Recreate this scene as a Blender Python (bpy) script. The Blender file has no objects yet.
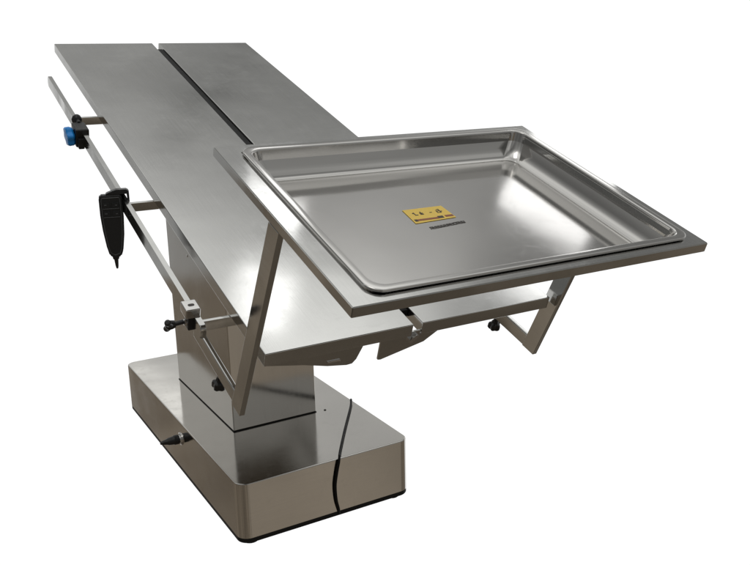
import bpy, bmesh, math, random
from mathutils import Vector, Matrix
random.seed(7)
SC = bpy.context.scene
COL = SC.collection
ZS = 0.596                       # height of the table's front edge above the floor
TILT = 0.3412
EX = Vector((1, 0, 0)); EL = Vector((0, math.cos(TILT), math.sin(TILT))); EN = Vector((0, -math.sin(TILT), math.cos(TILT)))

def T(u, v, h):                  # tilted frame of the table top: across, along, above its surface
    p = EX*u + EL*v + EN*h
    return Vector((p.x, p.y, p.z + ZS))
def Wd(x, y, z):                 # upright frame
    return Vector((x, y, z + ZS))

# ------------------------------------------------------------------ materials
def new_mat(name):
    m = bpy.data.materials.new(name); m.use_nodes = True
    nt = m.node_tree; b = nt.nodes['Principled BSDF']
    return m, nt, b

def steel(name, col=(0.60, 0.60, 0.588), rough=0.2, var=0.08, brush=0.0, brush_axis=None, smudge=0.0, rot=(0, 0, 0), aniso=0.0, scale=1.0, grain=0.05, scratch=0.0):
    m, nt, b = new_mat(name)
    N, L = nt.nodes, nt.links
    b.inputs['Metallic'].default_value = 1.0
    tc = N.new('ShaderNodeTexCoord')
    mp = N.new('ShaderNodeMapping'); L.new(tc.outputs['Object'], mp.inputs['Vector'])
    mp.inputs['Rotation'].default_value = rot
    # broad uneven polish
    n1 = N.new('ShaderNodeTexNoise'); n1.inputs['Scale'].default_value = 5.0*scale; n1.inputs['Detail'].default_value = 6; n1.inputs['Roughness'].default_value = 0.62
    L.new(mp.outputs['Vector'], n1.inputs['Vector'])
    # fine rolled grain, stretched along one axis
    mp2 = N.new('ShaderNodeMapping'); L.new(mp.outputs['Vector'], mp2.inputs['Vector'])
    mp2.inputs['Scale'].default_value = brush_axis or (400, 6, 400)
    n2 = N.new('ShaderNodeTexNoise'); n2.inputs['Scale'].default_value = 1.0; n2.inputs['Detail'].default_value = 4
    L.new(mp2.outputs['Vector'], n2.inputs['Vector'])
    r1 = N.new('ShaderNodeMapRange'); r1.inputs['From Min'].default_value = 0.3; r1.inputs['From Max'].default_value = 0.7
    r1.inputs['To Min'].default_value = rough - var; r1.inputs['To Max'].default_value = rough + var
    L.new(n1.outputs['Fac'], r1.inputs['Value'])
    ad = N.new('ShaderNodeMath'); ad.operation = 'MULTIPLY_ADD'; ad.inputs[1].default_value = grain; 
    L.new(n2.outputs['Fac'], ad.inputs[0]); L.new(r1.outputs['Result'], ad.inputs[2]); ad.use_clamp = True
    rough_out = ad.outputs[0]
    if scratch > 0:                                          # wiped-dry marks: soft patches of duller metal
        n5 = N.new('ShaderNodeTexNoise'); n5.inputs['Scale'].default_value = 22*scale; n5.inputs['Detail'].default_value = 9; n5.inputs['Roughness'].default_value = 0.72; n5.inputs['Distortion'].default_value = 2.0
        L.new(mp.outputs['Vector'], n5.inputs['Vector'])
        r5 = N.new('ShaderNodeMapRange'); r5.inputs['From Min'].default_value = 0.52; r5.inputs['From Max'].default_value = 0.75; r5.inputs['To Max'].default_value = scratch
        L.new(n5.outputs['Fac'], r5.inputs['Value'])
        a5 = N.new('ShaderNodeMath'); L.new(rough_out, a5.inputs[0]); L.new(r5.outputs['Result'], a5.inputs[1]); rough_out = a5.outputs[0]
    L.new(rough_out, b.inputs['Roughness'])
    # base colour with faint grain and smudges of dried water
    cr = N.new('ShaderNodeMix'); cr.data_type = 'RGBA'
    cr.inputs[6].default_value = (*[c*(1-grain) for c in col], 1); cr.inputs[7].default_value = (*[min(1, c*(1+grain)) for c in col], 1)
    L.new(n2.outputs['Fac'], cr.inputs[0])
    last = cr.outputs[2]
    if smudge > 0:
        n3 = N.new('ShaderNodeTexNoise'); n3.inputs['Scale'].default_value = 14*scale; n3.inputs['Detail'].default_value = 8; n3.inputs['Roughness'].default_value = 0.7
        n3.inputs['Distortion'].default_value = 1.2
        L.new(mp.outputs['Vector'], n3.inputs['Vector'])
        r3 = N.new('ShaderNodeMapRange'); r3.inputs['From Min'].default_value = 0.56; r3.inputs['From Max'].default_value = 0.72
        r3.inputs['To Max'].default_value = smudge; L.new(n3.outputs['Fac'], r3.inputs['Value'])
        mx = N.new('ShaderNodeMix'); mx.data_type = 'RGBA'; L.new(r3.outputs['Result'], mx.inputs[0]); L.new(last, mx.inputs[6])
        mx.inputs[7].default_value = (*[c*0.62 for c in col], 1); last = mx.outputs[2]
    L.new(last, b.inputs['Base Color'])
    if brush > 0:
        bp = N.new('ShaderNodeBump'); bp.inputs['Strength'].default_value = brush; bp.inputs['Distance'].default_value = 0.0006
        L.new(n2.outputs['Fac'], bp.inputs['Height'])
        n4 = N.new('ShaderNodeTexNoise'); n4.inputs['Scale'].default_value = 3.2*scale; n4.inputs['Detail'].default_value = 2
        L.new(mp.outputs['Vector'], n4.inputs['Vector'])
        bp2 = N.new('ShaderNodeBump'); bp2.inputs['Strength'].default_value = 0.06; bp2.inputs['Distance'].default_value = 0.02
        L.new(n4.outputs['Fac'], bp2.inputs['Height']); L.new(bp.outputs['Normal'], bp2.inputs['Normal'])
        L.new(bp2.outputs['Normal'], b.inputs['Normal'])
    b.inputs['Anisotropic'].default_value = aniso
    return m

def plain(name, col, rough=0.5, metallic=0.0, nscale=60, var=0.12, spec=0.5):
    m, nt, b = new_mat(name); N, L = nt.nodes, nt.links
    tc = N.new('ShaderNodeTexCoord'); n = N.new('ShaderNodeTexNoise'); n.inputs['Scale'].default_value = nscale; n.inputs['Detail'].default_value = 5
    L.new(tc.outputs['Object'], n.inputs['Vector'])
    mx = N.new('ShaderNodeMix'); mx.data_type = 'RGBA'; L.new(n.outputs['Fac'], mx.inputs[0])
    mx.inputs[6].default_value = (*[c*0.85 for c in col], 1); mx.inputs[7].default_value = (*[min(1, c*1.15) for c in col], 1)
    L.new(mx.outputs[2], b.inputs['Base Color'])
    r = N.new('ShaderNodeMapRange'); r.inputs['To Min'].default_value = max(0.03, rough-var); r.inputs['To Max'].default_value = rough+var
    L.new(n.outputs['Fac'], r.inputs['Value']); L.new(r.outputs['Result'], b.inputs['Roughness'])
    b.inputs['Metallic'].default_value = metallic; b.inputs['Specular IOR Level'].default_value = spec
    return m

TR = (-TILT, 0, 0)
M = {}
M['plate'] = steel('satin_plate_steel', rough=0.12, var=0.04, brush=0.03, brush_axis=(500, 5, 500), rot=TR, smudge=0.09, scratch=0.045)
M['frame'] = steel('satin_frame_steel', rough=0.08, var=0.03, brush=0.02, brush_axis=(300, 12, 300), rot=TR, smudge=0.12, scale=2, scratch=0.06)
M['tray'] = steel('pressed_tray_steel', col=(0.60, 0.59, 0.575), rough=0.10, var=0.02, brush=0.001, brush_axis=(8, 420, 420), rot=TR, grain=0.0, scratch=0.03)
M['base'] = steel('brushed_base_steel', col=(0.55, 0.535, 0.51), rough=0.09, var=0.03, brush=0.03, brush_axis=(9, 9, 520), smudge=0.14, grain=0.06, scratch=0.05)
M['column'] = steel('brushed_column_steel', col=(0.55, 0.535, 0.51), rough=0.115, var=0.03, brush=0.02, brush_axis=(500, 500, 7), scratch=0.06, smudge=0.08)
M['small'] = steel('bright_fitting_steel', col=(0.66, 0.65, 0.64), rough=0.14, var=0.03, scale=6, brush_axis=(60, 60, 60))
M['rubber'] = plain('black_rubber', (0.012, 0.012, 0.012), 0.6, spec=0.25)
M['cable'] = plain('black_cable_sheath', (0.007, 0.007, 0.007), 0.55, spec=0.2)
M['black'] = plain('black_plastic', (0.012, 0.012, 0.013), 0.36, nscale=160)
M['handset'] = plain('black_handset_plastic', (0.011, 0.012, 0.013), 0.38, nscale=220)
M['key'] = plain('grey_key_plastic', (0.09, 0.095, 0.10), 0.4)
M['blue'] = plain('blue_plastic', (0.015, 0.30, 0.85), 0.32)
M['sticker'] = plain('yellow_sticker_film', (0.95, 0.63, 0.10), 0.35, nscale=300, var=0.05)
M['ink'] = plain('dark_ink', (0.05, 0.04, 0.035), 0.5)
M['red_ink'] = plain('brown_red_ink', (0.30, 0.10, 0.05), 0.5)

# ------------------------------------------------------------------ mesh helpers
def obj(name, bm, m, root=None, parent=None, smooth=35):
    bmesh.ops.recalc_face_normals(bm, faces=bm.faces)
    me = bpy.data.meshes.new(name)
    if root is not None: bm.transform(Matrix.Translation(-root.location))
    bm.to_mesh(me); bm.free()
    me.polygons.foreach_set('use_smooth', [True]*len(me.polygons))
    me.set_sharp_from_angle(angle=math.radians(smooth))
    me.materials.append(m)
    o = bpy.data.objects.new(name, me); COL.objects.link(o)
    p = parent if parent is not None else root
    wn = o.modifiers.new('weighted_normals', 'WEIGHTED_NORMAL'); wn.keep_sharp = True; wn.weight = 100; wn.mode = 'FACE_AREA'
    if p is not None: o.parent = p
    return o

def thing(name, label, cat, loc, group=None):
    o = bpy.data.objects.new(name, None); COL.objects.link(o)
    o.empty_display_size = 0.05; o.location = loc; o['label'] = label; o['category'] = cat
    if group: o['group'] = group
    return o

def BM(): return bmesh.new()

def hexa(bm, P, bev=0.0, seg=2):
    """P: 8 corners, bottom ring then top ring"""
    n0 = len(bm.verts)
    vs = [bm.verts.new(p) for p in P]
    fs = [bm.faces.new([vs[i] for i in f]) for f in ((3, 2, 1, 0), (4, 5, 6, 7), (0, 1, 5, 4), (1, 2, 6, 5), (2, 3, 7, 6), (3, 0, 4, 7))]
    if bev:
        es = list({e for f in fs for e in f.edges})
        bmesh.ops.bevel(bm, geom=es, offset=bev, segments=seg, profile=0.5, affect='EDGES')

def box(bm, F, a, b, bev=0.0, seg=2):
    (x0, y0, z0), (x1, y1, z1) = a, b
    hexa(bm, [F(x0, y0, z0), F(x1, y0, z0), F(x1, y1, z0), F(x0, y1, z0), F(x0, y0, z1), F(x1, y0, z1), F(x1, y1, z1), F(x0, y1, z1)], bev, seg)

def prism(bm, ring0, ring1):
    """two matching rings of points joined into a closed solid"""
    a = [bm.verts.new(p) for p in ring0]; b = [bm.verts.new(p) for p in ring1]
    n = len(a)
    bm.faces.new(a[::-1]); bm.faces.new(b)
    for i in range(n): bm.faces.new((a[i], a[(i+1) % n], b[(i+1) % n], b[i]))

def loft(bm, rings, cap0=True, cap1=True):
    R = [[bm.verts.new(p) for p in r] for r in rings]
    n = len(R[0])
    for a, b in zip(R, R[1:]):
        for i in range(n): bm.faces.new((a[i], a[(i+1) % n], b[(i+1) % n], b[i]))
    if cap0: bm.faces.new(R[0][::-1])
    if cap1: bm.faces.new(R[-1])

def rrect(x0, x1, y0, y1, r, k=7):
    out = []
    for cx, cy, a0 in ((x1-r, y1-r, 0), (x0+r, y1-r, 90), (x0+r, y0+r, 180), (x1-r, y0+r, 270)):
        for i in range(k+1):
            a = math.radians(a0 + 90*i/k); out.append((cx + r*math.cos(a), cy + r*math.sin(a)))
    return out

def axes(d):
    d = Vector(d).normalized()
    a = Vector((0, 0, 1)) if abs(d.z) < 0.9 else Vector((0, 1, 0))
    s = d.cross(a).normalized(); t = s.cross(d).normalized()
    return d, s, t

def lathe(bm, p, d, prof, n=28, lobes=0, amp=0.0, phase=0.0):
    """prof: list of (distance along d, radius)"""
    d, s, t = axes(d); rings = []
    for l, r in prof:
        ring = []
        for i in range(n):
            a = 2*math.pi*i/n
            rr = r*(1 + amp*math.cos(lobes*a + phase)) if lobes else r
            ring.append(Vector(p) + d*l + s*(rr*math.cos(a)) + t*(rr*math.sin(a)))
        rings.append(ring)
    loft(bm, rings)

def tube(bm, pts, r, n=12):
    pts = [Vector(p) for p in pts]
    rings = []; up = None
    for i, p in enumerate(pts):
        d = (pts[min(i+1, len(pts)-1)] - pts[max(i-1, 0)]).normalized()
        if up is None: _, s, t = axes(d)
        else:
            s = (up - d*up.dot(d)).normalized(); t = s.cross(d)
        up = s
        rr = r[i] if isinstance(r, (list, tuple)) else r
        rings.append([p + s*(rr*math.cos(2*math.pi*k/n)) + t*(rr*math.sin(2*math.pi*k/n)) for k in range(n)])
    loft(bm, rings)

def smooth_path(pts, sub=8):
    pts = [Vector(p) for p in pts]; out = []
    for i in range(len(pts)-1):
        p0, p1, p2, p3 = pts[max(i-1, 0)], pts[i], pts[i+1], pts[min(i+2, len(pts)-1)]
        for k in range(sub):
            t = k/sub
            out.append(0.5*((2*p1) + (p2-p0)*t + (2*p0-5*p1+4*p2-p3)*t*t + (3*p1-p0-3*p2+p3)*t**3))
    out.append(pts[-1]); return out

def star_knob(bm, p, d, r, th, lobes=5):
    lathe(bm, p, d, [(0, r*0.45), (th*0.25, r*0.5), (th*0.35, r*0.92), (th*0.5, r), (th*0.85, r), (th, r*0.8), (th*1.02, r*0.3)], n=40, lobes=lobes, amp=0.14)

# ------------------------------------------------------------------ the operating table
BX0, BX1, BY0, BY1, BZ1, BZ0 = 0.0819, 0.5291, 0.4043, 1.3544, -0.4388, -0.5728
KX0, KX1, KY0, KY1 = 0.1793, 0.4095, 0.6773, 1.1218
TH = 0.0254; LEN = 1.58; W = 0.6
table = thing('operating_table', 'stainless steel operating table with tilted two-panel top on a boxy wheelless base', 'operating table', Wd(0.305, 0.88, -ZS))

bm = BM()                                                    # plinth with rounded upright corners and a soft top edge
rs = []
for ins, z in ((0, BZ0), (0, BZ1-0.0035), (0.001, BZ1-0.001), (0.0035, BZ1)):
    rs.append([Wd(x, y, z) for x, y in rrect(BX0+ins, BX1-ins, BY0+ins, BY1-ins, 0.027-ins, 8)])
loft(bm, rs)
base = obj('base', bm, M['base'], table, smooth=30)
bm = BM()
loft(bm, [[Wd(x, y, z) for x, y in rrect(BX0+i, BX1-i, BY0+i, BY1-i, 0.027, 8)] for i, z in ((0.0015, BZ0-0.012), (0.0005, BZ0-0.010), (0.0005, BZ0))])
obj('rubber_skirt', bm, M['rubber'], table, base)
for x in (BX0+0.035, BX1-0.035):
    for y in (BY0+0.035, BY1-0.035):
        bm = BM(); lathe(bm, Wd(x, y, -ZS), (0, 0, 1), [(0, 0.019), (0.003, 0.021), (0.0115, 0.021)], 24)
        obj('foot', bm, M['rubber'], table, base)
bm = BM(); lathe(bm, Wd(0.4354, 0.676, BZ1-0.001), (0, 0, 1), [(0, 0.0035), (0.002, 0.0033), (0.003, 0.002)], 16)
obj('screw', bm, M['ink'], table, base)
bm = BM()                                                    # round socket on the long side of the base
lathe(bm, Wd(BX0+0.002, 0.812, -0.484), (-1, 0, 0), [(0, 0.0165), (0.004, 0.0165), (0.006, 0.0145), (0.006, 0.011), (0.008, 0.0105)], 28)
obj('socket', bm, M['small'], table, base)

bm = BM()                                                    # column: upright sheet-steel casing, cut to the slope of the top
def under(y): return y*math.tan(TILT) - (TH+0.004)/math.cos(TILT)
hexa(bm, [Wd(KX0, KY0, BZ1+0.0012), Wd(KX1, KY0, BZ1+0.0012), Wd(KX1, KY1, BZ1+0.0012), Wd(KX0, KY1, BZ1+0.0012),
          Wd(KX0, KY0, under(KY0)), Wd(KX1, KY0, under(KY0)), Wd(KX1, KY1, under(KY1)), Wd(KX0, KY1, under(KY1))], 0.003, 3)
colm = obj('column', bm, M['column'], table)
bm = BM()
box(bm, Wd, (KX0-0.001, KY0-0.001, BZ1+0.0002), (KX1+0.001, KY1+0.001, BZ1+0.0017))
obj('column_seal', bm, M['rubber'], table, colm)
bm = BM(); lathe(bm, Wd(KX0+0.001, 0.9485, -0.0345), (-1, 0, 0), [(0, 0.004), (0.002, 0.0038), (0.003, 0.002)], 16)
obj('screw', bm, M['small'], table, colm)

G0, G1 = 0.2840, 0.3035                                      # the gutter between the two panels
GS = 0.0060                                                  # the gap runs very slightly askew
for u0, u1, v0, v1 in ((0, G0, 0, G0+GS), (G1, W, G1+GS, W)):
    bm = BM(); hexa(bm, [T(u0, 0, -TH), T(u1, 0, -TH), T(v1, LEN, -TH), T(v0, LEN, -TH), T(u0, 0, 0), T(u1, 0, 0), T(v1, LEN, 0), T(v0, LEN, 0)], 0.0016, 3)
    pan = obj('tabletop_panel', bm, M['plate'], table)
bm = BM(); a0, a1 = GS*0.03, GS*0.97
hexa(bm, [T(G0+0.0008+k, v, h) for h in (-0.02, -0.0045) for k, v in ((a0, 0.05), (a0+G1-G0-0.0016, 0.05), (a1+G1-G0-0.0016, LEN-0.045), (a1, LEN-0.045))], 0.001)
obj('gutter_strip', bm, M['rubber'], table)
# folded end plates hanging under the front edge
bm = BM()
prof = [(0.004, -TH-0.0005), (0.0742, -0.0408), (0.12, -0.054), (0.158, -0.0608), (0.169, -0.0600), (0.176, -0.052), (0.186, -TH-0.0005)]
prism(bm, [T(u, 0.002, h) for u, h in prof], [T(u, 0.006, h) for u, h in prof])
e1 = obj('end_plate', bm, M['frame'], table)
bm = BM(); box(bm, T, (0.118, -0.0005, -0.0475), (0.143, 0.003, -0.0435), 0.001); obj('rivet', bm, M['small'], table, e1)
bm = BM()
prof = [(G1-0.001, -TH-0.0005), (G1-0.001, -0.017), (G0+0.001, -0.017), (G0+0.001, -TH-0.0005), (0.2215, -TH-0.0005), (0.2215, -0.0645), (0.2275, -0.0655), (0.3146, -0.0445), (0.3416, -TH-0.0005)]
prism(bm, [T(u, 0.002, h) for u, h in prof], [T(u, 0.006, h) for u, h in prof])
e2 = obj('end_plate', bm, M['frame'], table)
bm = BM()
P = [(0.279, -0.036), (0.282, -0.0385), (0.2965, -0.0285), (0.297, -0.024), (0.292, -0.022), (0.280, -0.031)]
prism(bm, [T(u, -0.004, h) for u, h in P], [T(u, 0.003, h) for u, h in P])
obj('hinge_tab', bm, M['small'], table, e2)

# side rail on three brackets
RU0, RU1, RH0, RH1, RV0, RV1 = -0.0625, -0.0525, -0.0465, -0.0185, 0.125, 1.365
bm = BM()
ring = rrect(RV0, RV1, RH0, RH1, 0.009, 5)
prism(bm, [T(RU0, v, h) for v, h in ring], [T(RU1, v, h) for v, h in ring])
bmesh.ops.bevel(bm, geom=[e for e in bm.edges if abs((e.verts[0].co - e.verts[1].co).x) < 1e-6], offset=0.0012, segments=2, affect='EDGES')
rail = obj('side_rail', bm, M['frame'], table)
for v in (1.075, 0.600, 0.150):
    bm = BM(); box(bm, T, (RU1-0.001, v, -0.0465), (0.03, v+0.007, -0.0262), 0.001)
    obj('rail_bracket', bm, M['frame'], table, rail)

# ------------------------------------------------------------------ plug in the base socket
bm = BM()
lathe(bm, Wd(BX0-0.0045, 0.812, -0.484), (-1, 0, 0.0), [(0, 0.0102), (0.002, 0.0125), (0.014, 0.0125), (0.016, 0.011), (0.028, 0.0098), (0.034, 0.0075), (0.046, 0.0050), (0.050, 0.0035)], 24)
pl = obj('cable_plug', bm, M['black'])
pl['label'] = 'black round cable plug pushed into the socket low on the base side'; pl['category'] = 'plug'

# ------------------------------------------------------------------ tray rack
FU0, FU1, FV0, FV1, FH, FT = -0.0207, 0.6207, -0.2626, 0.2198, 0.2651, 0.0165
rack = thing('tray_rack', 'steel angle frame on two leaning flat legs bridging the tabletop front', 'tray stand', T(0.3, 0.02, -0.15))
OU0, OU1, OV0, OV1 = 0.017, 0.583, -0.228, 0.191
bm = BM()
def rect4(u0, u1, v0, v1, h): return [T(u0, v0, h), T(u1, v0, h), T(u1, v1, h), T(u0, v1, h)]
o0 = [bm.verts.new(p) for p in rect4(FU0, FU1, FV0, FV1, FH-FT)]; o1 = [bm.verts.new(p) for p in rect4(FU0, FU1, FV0, FV1, FH)]
i0 = [bm.verts.new(p) for p in rect4(OU0, OU1, OV0, OV1, FH-FT)]; i1 = [bm.verts.new(p) for p in rect4(OU0, OU1, OV0, OV1, FH)]
for k in range(4):
    j = (k+1) % 4
    bm.faces.new((o0[k], o0[j], o1[j], o1[k])); bm.faces.new((i0[j], i0[k], i1[k], i1[j]))
    bm.faces.new((o1[k], o1[j], i1[j], i1[k])); bm.faces.new((o0[j], o0[k], i0[k], i0[j]))
es = [e for e in bm.edges if not ((e.verts[0] in o0+o1) != (e.verts[1] in o0+o1))]
bmesh.ops.bevel(bm, geom=es, offset=0.0013, segments=2, affect='EDGES')
obj('frame', bm, M['frame'], rack)
LEAN = -0.168
def leg_v(h, front): return DV + (0.006 if front else 0.042) + LEAN*(h+0.15)
for DV, LEAN, hb, u0, u1 in ((0.0285, -0.195, -0.153, FU0+0.0004, FU0+0.0108), (0.003, -0.168, -0.1489, FU1-0.0108, FU1-0.0004)):
    bm = BM(); ht = FH-FT-0.0005
    hexa(bm, [T(u0, leg_v(hb, 1), hb), T(u1, leg_v(hb, 1), hb), T(u1, leg_v(hb, 0), hb), T(u0, leg_v(hb, 0), hb),
              T(u0, leg_v(ht, 1), ht), T(u1, leg_v(ht, 1), ht), T(u1, leg_v(ht, 0), ht), T(u0, leg_v(ht, 0), ht)], 0.0009)
    obj('leg', bm, M['frame'], rack)
    bm = BM(); box(bm, T, (u0+0.0002, leg_v(-0.13, 0)-0.004, -0.1485), (u1-0.0002, 0.275, -0.119), 0.0027, 3)
    fb = obj('foot_bar', bm, M['frame'], rack)
    bm = BM(); c = T((u0+u1)/2, 0.143, -0.146)
    lathe(bm, c, -EN, [(0, 0.005), (0.008, 0.005)], 16)
    star_knob(bm, c - EN*0.0075, -EN, 0.0125, 0.022, 5)
    obj('knob', bm, M['black'], rack, fb)

# ------------------------------------------------------------------ tray
tray = thing('tray', 'shallow rectangular stainless steel tray with rolled rim lying in the raised frame', 'tray', T(0.3, -0.025, 0.23))
RX0, RX1, RY0, RY1 = 0.0135, 0.5985, -0.2465, 0.1985
RT = 0.2712; FL = 0.2222
def tr(ins, h, r): return [T(u, v, h) for u, v in rrect(RX0+ins, RX1-ins, RY0+ins, RY1-ins, r, 12)]
rings = [tr(0.054, FL-0.0012, 0.020), tr(0.037, FL-0.0008, 0.020), tr(0.030, FL+0.006, 0.022), tr(0.021, FL+0.018, 0.024), tr(0.0125, 0.262, 0.022), tr(0.0100, 0.2666, 0.022), tr(0.0012, 0.2666, 0.0235),
         tr(0.0, 0.2674, 0.024), tr(-0.0002, 0.2692, 0.024), tr(0.0004, 0.2706, 0.0238), tr(0.0016, RT, 0.0235)]
rings += [tr(0.0100, RT-0.0001, 0.023), tr(0.0114, RT-0.0005, 0.0228), tr(0.0124, RT-0.0016, 0.0226), tr(0.0130, RT-0.0034, 0.0225)]
FI0, FH0, FI1 = 0.0195, FL+0.0160, 0.0400                  # straight wall down to the start of the bottom fillet
for k in range(9):
    a_ = math.radians(8 + 82*k/8)                            # wall direction turning into the floor
    rings.append(tr(FI0 + (FI1-FI0)*(1-math.cos(a_)), FL + (FH0-FL)*(1-math.sin(a_)), 0.0225 - 0.0006*k))
rings.append(tr(0.050, FL, 0.012))
bm = BM(); loft(bm, rings)
# shallow stretch of the floor so that its reflection is not mirror-flat
obj('pan', bm, M['tray'], tray, smooth=50)

# sticker on the tray floor
S0 = (0.2105, -0.0020)
def S(a, b, h=0.0): return T(a, b, FL + 0.0004 + h)
ST = [(0.2280, 0.0208), (0.3040, 0.0208), (0.3070, -0.0205), (0.2265, -0.0245)]
bm = BM(); prism(bm, [S(a, b) for a, b in ST], [S(a, b, 0.0004) for a, b in ST])
stk = obj('sticker', bm, M['sticker'], tray); stk['label'] = 'yellow rectangular sticker with dark marks'
def bars(bm, x, y, lst):
    for (x0, y0, x1, y1) in lst:
        box(bm, S, (x+x0, y+y0, 0.0004), (x+x1, y+y1, 0.0007))
bm = BM()                                                    # small worn characters above a printed stripe
bars(bm, 0.2405, -0.0010, [(0, 0, 0.0020, 0.0100), (0.0020, 0, 0.0058, 0.0022), (-0.0022, 0.0062, 0, 0.0084)])
bars(bm, 0.2510, -0.0005, [(0, 0.0040, 0.0064, 0.0060), (0.0022, 0, 0.0042, 0.0098), (0.0046, 0.0003, 0.0064, 0.0030), (0.0002, 0.0003, 0.0019, 0.0030)])
bars(bm, 0.2700, 0.0025, [(0, 0, 0.0045, 0.0018)])
bars(bm, 0.2835, -0.0010, [(0, 0, 0.0020, 0.0080), (0.0062, 0, 0.0082, 0.0120), (0.0020, 0.0052, 0.0062, 0.0070), (0.0028, 0.0096, 0.0062, 0.0116), (0.0020, 0, 0.0062, 0.0016), (0.0082, 0.0036, 0.0112, 0.0056)])
bars(bm, 0.2300, -0.0192, [(0, 0, 0.0050, 0.0066), (0.0455, 0.0015, 0.0560, 0.0085)])
obj('sticker_print', bm, M['ink'], tray, stk)
bm = BM(); bars(bm, 0.2300, -0.0187, [(0.0052, 0.0003, 0.0453, 0.0056), (0.0600, 0.0025, 0.0755, 0.0082)])
obj('sticker_stripe', bm, M['red_ink'], tray, stk)
bm = BM()
def S2(a, b, h): return S(a, b + (a-0.2424)*0.09, h)
x = 0.2424
while x < 0.3120:                                            # a printed row of small dense characters on the steel
    w_ = random.uniform(0.0040, 0.0056)
    box(bm, S2, (x, -0.0466, -0.0003), (x+0.0009, -0.0392, 0.0001)); box(bm, S2, (x+w_-0.0009, -0.0466, -0.0003), (x+w_, -0.0392, 0.0001))
    for yy in random.sample((-0.0466, -0.0446, -0.0426, -0.0404), 2):
        box(bm, S2, (x+0.0009, yy, -0.0003), (x+w_-0.0009, yy+0.0011, 0.0001))
    x += w_ + 0.0014
obj('printed_line', bm, M['ink'], tray)

# ------------------------------------------------------------------ handset on the rail
hs = thing('hand_control', 'black handheld remote with grey-edged keys hooked over the side rail', 'remote control', Wd(-0.088, 0.598, 0.05))
yaw = math.radians(-14)
def H(x, y, z):                                              # x across its face, y away from the viewer, z up
    c, s = math.cos(yaw), math.sin(yaw)
    return Wd(-0.0835 + x*c - y*s, 0.598 + x*s + y*c, 0.1345 + z)
out = [(-0.0215, 0.062), (0.0215, 0.062), (0.0235, 0.056), (0.0235, 0.012), (0.0215, -0.022), (0.0165, -0.056), (0.0115, -0.069), (-0.0015, -0.073), (-0.0125, -0.066), (-0.0165, -0.048), (-0.0212, -0.012), (-0.0235, 0.02), (-0.0235, 0.056)]
bm = BM(); prism(bm, [H(x, -0.013, z) for x, z in out], [H(x, 0.013, z) for x, z in out])
bmesh.ops.bevel(bm, geom=list(bm.edges), offset=0.0026, segments=3, affect='EDGES')
body = obj('body', bm, M['handset'], hs)
bm = BM()                                                    # thin raised border round the face
fr = [(x*0.80, z*0.90) for x, z in out]
tube(bm, [H(x, -0.0130, z) for x, z in fr + fr[:1]], 0.0008, 6)
obj('face_border', bm, M['key'], hs, body)
for z in (0.040, 0.022):
    bm = BM()
    for x0, x1 in ((-0.0165, -0.002), (0.002, 0.0165)):
        box(bm, H, (x0, -0.0150, z-0.005), (x1, -0.0128, z+0.006), 0.0008)
    k = obj('key_row', bm, M['handset'], hs, body)
    bm = BM(); box(bm, H, (-0.0165, -0.0146, z-0.0072), (0.0165, -0.0128, z-0.0056)); 
    box(bm, H, (-0.0135, -0.0158, z+0.0005), (-0.0085, -0.0148, z+0.0025)); box(bm, H, (0.0085, -0.0158, z-0.0005), (0.0125, -0.0148, z+0.0015))
    obj('key_mark', bm, M['key'], hs, k)
bm = BM()                                                    # hook bent over the rail
hk = [(-0.010, 0.0622), (-0.008, 0.0645), (0.012, 0.0715), (0.034, 0.0715), (0.0385, 0.067), (0.0385, 0.042), (0.0345, 0.042), (0.0345, 0.0635), (0.0235, 0.0635), (0.0235, 0.0615)]
prism(bm, [H(x, -0.011, z) for x, z in hk], [H(x, 0.018, z) for x, z in hk])
bmesh.ops.bevel(bm, geom=list(bm.edges), offset=0.0012, segments=2, affect='EDGES')
obj('hook', bm, M['handset'], hs)
bm = BM(); lathe(bm, H(-0.0005, 0, -0.070), (0.02, 0, -1), [(0, 0.0075), (0.006, 0.0065), (0.008, 0.0045), (0.022, 0.0032), (0.027, 0.0022), (0.028, 0.001)], 16)
obj('cable_boot', bm, M['handset'], hs)

# ------------------------------------------------------------------ two rail clamps
cv = 0.988
cl = thing('rail_clamp', 'black rail clamp with a ribbed blue knob near the head end of the rail', 'clamp', T(-0.06, cv, -0.05))
bm = BM(); box(bm, T, (-0.078, cv-0.026, -0.056), (-0.046, cv+0.024, -0.010), 0.004, 3)
box(bm, T, (-0.074, cv-0.036, -0.056), (-0.060, cv-0.025, -0.030), 0.002)
b1 = obj('clamp_body', bm, M['black'], cl)
bm = BM(); lathe(bm, T(-0.0775, cv-0.002, -0.034), (-1, 0.0, -0.10), [(0, 0.014), (0.002, 0.019), (0.006, 0.0225), (0.016, 0.0225), (0.019, 0.020), (0.020, 0.010)], 48, lobes=6, amp=0.10)
obj('blue_knob', bm, M['blue'], cl)
bm = BM(); c = T(-0.060, cv+0.042, -0.010)
lathe(bm, T(-0.060, cv+0.02, -0.012), c - T(-0.060, cv+0.02, -0.012), [(0, 0.005), (0.02, 0.005)], 14)
lathe(bm, c - EN*0.012, EN, [(0, 0.006), (0.004, 0.0105), (0.012, 0.012), (0.019, 0.0095), (0.023, 0.004)], 24, lobes=5, amp=0.08)
obj('small_knob', bm, M['black'], cl)

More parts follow.
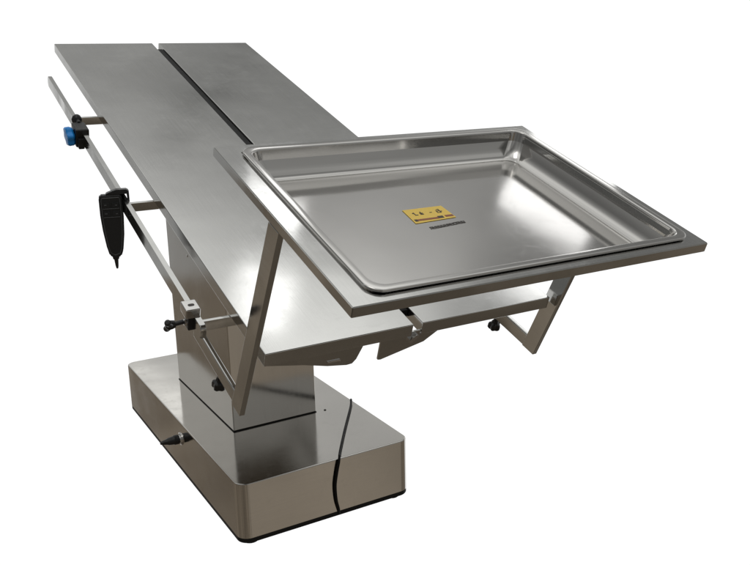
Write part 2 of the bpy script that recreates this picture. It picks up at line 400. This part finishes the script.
cv = 0.180
c2 = thing('rail_clamp', 'silver slotted rail clamp with a black wing knob near the tray end of the rail', 'clamp', T(-0.06, cv, -0.05))
bm = BM(); box(bm, T, (-0.0750, cv-0.0150, -0.0275), (-0.0485, cv+0.0165, -0.0085), 0.0022, 3)
b2 = obj('clamp_block', bm, M['small'], c2)
bm = BM(); sl = rrect(-0.067, -0.0555, cv-0.0035, cv+0.0035, 0.0034, 6)
prism(bm, [T(u, v, -0.0095) for u, v in sl], [T(u, v, -0.0081) for u, v in sl]); obj('slot', bm, M['ink'], c2, b2)
bm = BM(); box(bm, T, (-0.0700, cv-0.0140, -0.0525), (-0.0485, cv+0.0075, -0.0280), 0.002)
b3 = obj('lower_jaw', bm, M['black'], c2)
bm = BM(); lathe(bm, T(-0.0695, cv-0.006, -0.039), (-1, 0, 0), [(0, 0.0062), (0.005, 0.0062), (0.006, 0.004)], 6); obj('bolt', bm, M['small'], c2, b3)
bm = BM(); kd = Vector((-1, 0.10, -0.12)); kc = T(-0.0695, cv+0.003, -0.043)
lathe(bm, kc, kd, [(0, 0.0042), (0.020, 0.0042)], 14)
d, s, t = axes(kd); kc2 = kc + d*0.018
lathe(bm, kc2, kd, [(0, 0.0065), (0.006, 0.008), (0.014, 0.008), (0.017, 0.004)], 20)
for sg in (-1, 1):
    a = kc2 + d*0.008; w_ = (t*0.55 - s*0.83).normalized()
    tube(bm, [a, a + w_*(0.010*sg) + d*0.003, a + w_*(0.0175*sg) + d*0.006, a + w_*(0.020*sg) + d*0.0065], [0.0072, 0.0062, 0.0058, 0.003], 14)
obj('wing_knob', bm, M['black'], c2)

# ------------------------------------------------------------------ power cord draped over the base
bm = BM(); z = BZ1 + 0.0035
pts = [Wd(0.50, 0.900, -ZS+0.004), Wd(0.548, 0.860, -ZS+0.004), Wd(0.556, 0.790, -0.53), Wd(0.5345, 0.715, -0.455), Wd(0.522, 0.690, z+0.0015), Wd(0.50, 0.652, z), Wd(0.4195, 0.535, z), Wd(0.3620, 0.449, z), Wd(0.3420, 0.418, z), Wd(0.3355, 0.407, z+0.0003), Wd(0.3315, 0.4005, -0.4392), Wd(0.3290, 0.3992, -0.449),
       Wd(0.3240, 0.3992, -0.470), Wd(0.3185, 0.3992, -0.503), Wd(0.3200, 0.3994, -0.540), Wd(0.3255, 0.4003, -0.566), Wd(0.3285, 0.406, -0.580), Wd(0.331, 0.416, -0.583)]
tube(bm, smooth_path(pts, 10), 0.0030, 12)
cd = obj('power_cord', bm, M['cable'])
cd['label'] = 'thin black power cord draped over the base top and down its front'; cd['category'] = 'cord'

# ------------------------------------------------------------------ camera
cam = bpy.data.cameras.new('camera'); co = bpy.data.objects.new('camera', cam); COL.objects.link(co)
yw, pt, rl = 0.5255, 0.252, -0.0228
F = Vector((math.sin(yw)*math.cos(pt), math.cos(yw)*math.cos(pt), -math.sin(pt)))
R = Vector((math.cos(yw), -math.sin(yw), 0)); U = R.cross(F)
R2 = math.cos(rl)*R + math.sin(rl)*U; U2 = math.cos(rl)*U - math.sin(rl)*R
mw = Matrix((( R2.x, U2.x, -F.x, -0.4835), (R2.y, U2.y, -F.y, -1.1893), (R2.z, U2.z, -F.z, 0.4425+ZS), (0, 0, 0, 1)))
co.matrix_world = mw
cam.sensor_fit = 'HORIZONTAL'; cam.sensor_width = 36; cam.lens = 837.39/750*36
cam.clip_start = 0.05; cam.clip_end = 100
SC.camera = co

# ------------------------------------------------------------------ surroundings: a studio map by direction
w = bpy.data.worlds.new('World'); SC.world = w; w.use_nodes = True
nt = w.node_tree; N, L = nt.nodes, nt.links
bg = N['Background']
def math_(op, a, b=None, c=None):
    n = N.new('ShaderNodeMath'); n.operation = op
    for i, s in enumerate((a, b, c)):
        if s is None: continue
        if isinstance(s, (int, float)): n.inputs[i].default_value = s
        else: L.new(s, n.inputs[i])
    return n.outputs[0]
def ramp(v, f0, f1, t0=0.0, t1=1.0):
    n = N.new('ShaderNodeMapRange'); n.interpolation_type = 'SMOOTHSTEP'
    L.new(v, n.inputs['Value'])
    for k, x in (('From Min', f0), ('From Max', f1), ('To Min', t0), ('To Max', t1)): n.inputs[k].default_value = x
    return n.outputs['Result']
def mixc(f, a, b):
    n = N.new('ShaderNodeMix'); n.data_type = 'RGBA'; L.new(f, n.inputs[0])
    for i, s in ((6, a), (7, b)):
        if isinstance(s, tuple): n.inputs[i].default_value = (*s, 1)
        else: L.new(s, n.inputs[i])
    return n.outputs[2]
tc = N.new('ShaderNodeTexCoord'); sp = N.new('ShaderNodeSeparateXYZ'); L.new(tc.outputs['Generated'], sp.inputs[0])
X, Y, Z = sp.outputs
DEG = 57.29578
AZ = math_('MULTIPLY', math_('ARCTAN2', X, Y), DEG)          # 0 = along the table, + to the right
ELV = math_('MULTIPLY', math_('ARCSINE', Z), DEG)
noise = N.new('ShaderNodeTexNoise'); noise.inputs['Scale'].default_value = 3.0; noise.inputs['Detail'].default_value = 3; L.new(tc.outputs['Generated'], noise.inputs['Vector'])
# ceiling and walls
def curve(v, pts):
    n = N.new('ShaderNodeFloatCurve'); c = n.mapping.curves[0]
    lo, hi = pts[0][0], pts[-1][0]
    f = math_('DIVIDE', math_('SUBTRACT', v, lo), hi-lo)
    while len(c.points) < len(pts): c.points.new(0.5, 0.5)
    for p, (a, b) in zip(c.points, pts): p.location = ((a-lo)/(hi-lo), b); p.handle_type = 'AUTO_CLAMPED'
    n.mapping.use_clip = False; n.mapping.update(); n.inputs['Factor'].default_value = 1
    L.new(f, n.inputs['Value']); return n.outputs[0]
up = curve(ELV, [(-90, 0.36), (0, 0.36), (15, 0.50), (22, 0.66), (28, 0.60), (34, 0.29), (41, 0.39), (46, 0.58), (52, 0.98), (65, 0.80), (90, 0.55)])
up = math_('MULTIPLY', up, math_('MULTIPLY_ADD', math_('MULTIPLY', ramp(AZ, 32, 44), ramp(AZ, 48, 56, 1.0, -0.35)), 0.52, 1.0))
def blob(a0, e0, slope, wa, we):
    da = math_('ABSOLUTE', math_('SUBTRACT', math_('SUBTRACT', AZ, a0), math_('MULTIPLY', math_('SUBTRACT', ELV, e0), slope)))
    de = math_('ABSOLUTE', math_('SUBTRACT', ELV, e0))
    return math_('MULTIPLY', ramp(da, wa*0.3, wa, 1.0, 0.0), ramp(de, we*0.5, we, 1.0, 0.0))
side = math_('MAXIMUM', ramp(AZ, -32, -25, 1.0, 0.0), math_('MULTIPLY', ramp(AZ, 100, 118), 0.3))
up = math_('MULTIPLY', up, math_('MULTIPLY_ADD', math_('MULTIPLY', side, ramp(ELV, 24, 50, 1.0, 0.0)), -0.62, 1.0))       # dim side and rear walls
up = math_('MULTIPLY', up, math_('MULTIPLY_ADD', blob(25.0, 38.0, -0.7, 2.6, 6.0), -0.32, 1.0))       # dark band added so the panels mirror a soft streak
up = math_('ADD', up, math_('MULTIPLY', blob(15.7, 22.0, 1.05, 1.9, 4.5), 0.9))                          # bright spot added for the highlight on the base top beside the column
up = math_('ADD', up, math_('MULTIPLY', blob(-61.0, 7.0, 0.0, 8.0, 9.0), 1.1))                         # bright spot added to whiten the near end of the tray's right wall
up = math_('MULTIPLY', up, ramp(noise.outputs['Fac'], 0.3, 0.7, 0.80, 1.20))
upc = N.new('ShaderNodeCombineColor')
L.new(up, upc.inputs[0]); L.new(math_('MULTIPLY', up, 1.0), upc.inputs[1]); L.new(math_('MULTIPLY', up, 0.975), upc.inputs[2])
# brown floor of the hall on the viewer's side, seen only in the steel
fl = mixc(ramp(ELV, -46, -29), (0.080, 0.065, 0.049), (0.200, 0.166, 0.127))
fl = mixc(math_('MULTIPLY', ramp(AZ, 126, 150), ramp(ELV, -40, -26)), fl, (0.33, 0.286, 0.232))
n6 = N.new('ShaderNodeTexNoise'); n6.inputs['Scale'].default_value = 7.0; n6.inputs['Detail'].default_value = 4; n6.inputs['Distortion'].default_value = 0.8; L.new(tc.outputs['Generated'], n6.inputs['Vector'])
fl = mixc(ramp(n6.outputs['Fac'], 0.36, 0.60, 0.75, 0.0), fl, (0.10, 0.083, 0.064))
fl = mixc(ramp(n6.outputs['Fac'], 0.54, 0.74, 0.0, 0.7), fl, (0.40, 0.345, 0.28))
low = math_('MULTIPLY', ramp(ELV, -14.0, -13.0), math_('MAXIMUM', ramp(AZ, -21.5, -19.0), ramp(ELV, -8, -6)))
room = mixc(low, fl, upc.outputs[0])
# white background ahead of the camera
wm = math_('MULTIPLY', math_('MULTIPLY', ramp(AZ, -11.0, -8.5), ramp(AZ, 82, 92, 1.0, 0.0)), math_('MULTIPLY', ramp(ELV, 7, 12, 1.0, 0.0), ramp(ELV, -52, -45)))
sky = mixc(wm, room, (1.08, 1.08, 1.08))
L.new(sky, bg.inputs['Color']); bg.inputs['Strength'].default_value = 1.0

# window light high on the right and a soft overhead light
def area(name, pos, target, sx, sy, power, col=(1, 1, 1)):
    l = bpy.data.lights.new(name, 'AREA'); l.shape = 'RECTANGLE'; l.size = sx; l.size_y = sy; l.energy = power; l.color = col
    o = bpy.data.objects.new(name, l); COL.objects.link(o); o.location = pos
    o.rotation_euler = (Vector(target) - Vector(pos)).to_track_quat('-Z', 'Y').to_euler(); return o
tp = T(0.48, -0.07, 0.23)
area('window_light', tp + Vector((0.672, 0.482, 0.558)).normalized()*3.0, tp, 0.50, 0.40, 1.0)
def aim(az, el): a, e = math.radians(az), math.radians(el); return Vector((math.sin(a)*math.cos(e), math.cos(a)*math.cos(e), math.sin(e)))
fp = T(0, 0, FH)
area('frame_glint_light', fp + aim(32.5, 44.3)*3.0, fp, 0.30, 0.28, 0.42)  # small unseen lamp added for the white highlight on the rack's left bar
area('overhead_light', (-0.6, -0.6, 3.2), (0.2, 0.5, 0.5), 1.0, 1.0, 5.0, (1, 0.97, 0.93))

SC.view_settings.view_transform = 'Standard'; SC.view_settings.look = 'None'
SC.view_settings.exposure = 0; SC.view_settings.gamma = 1
SC.cycles.max_bounces = 10; SC.cycles.glossy_bounces = 8
SC.cycles.use_denoising = True
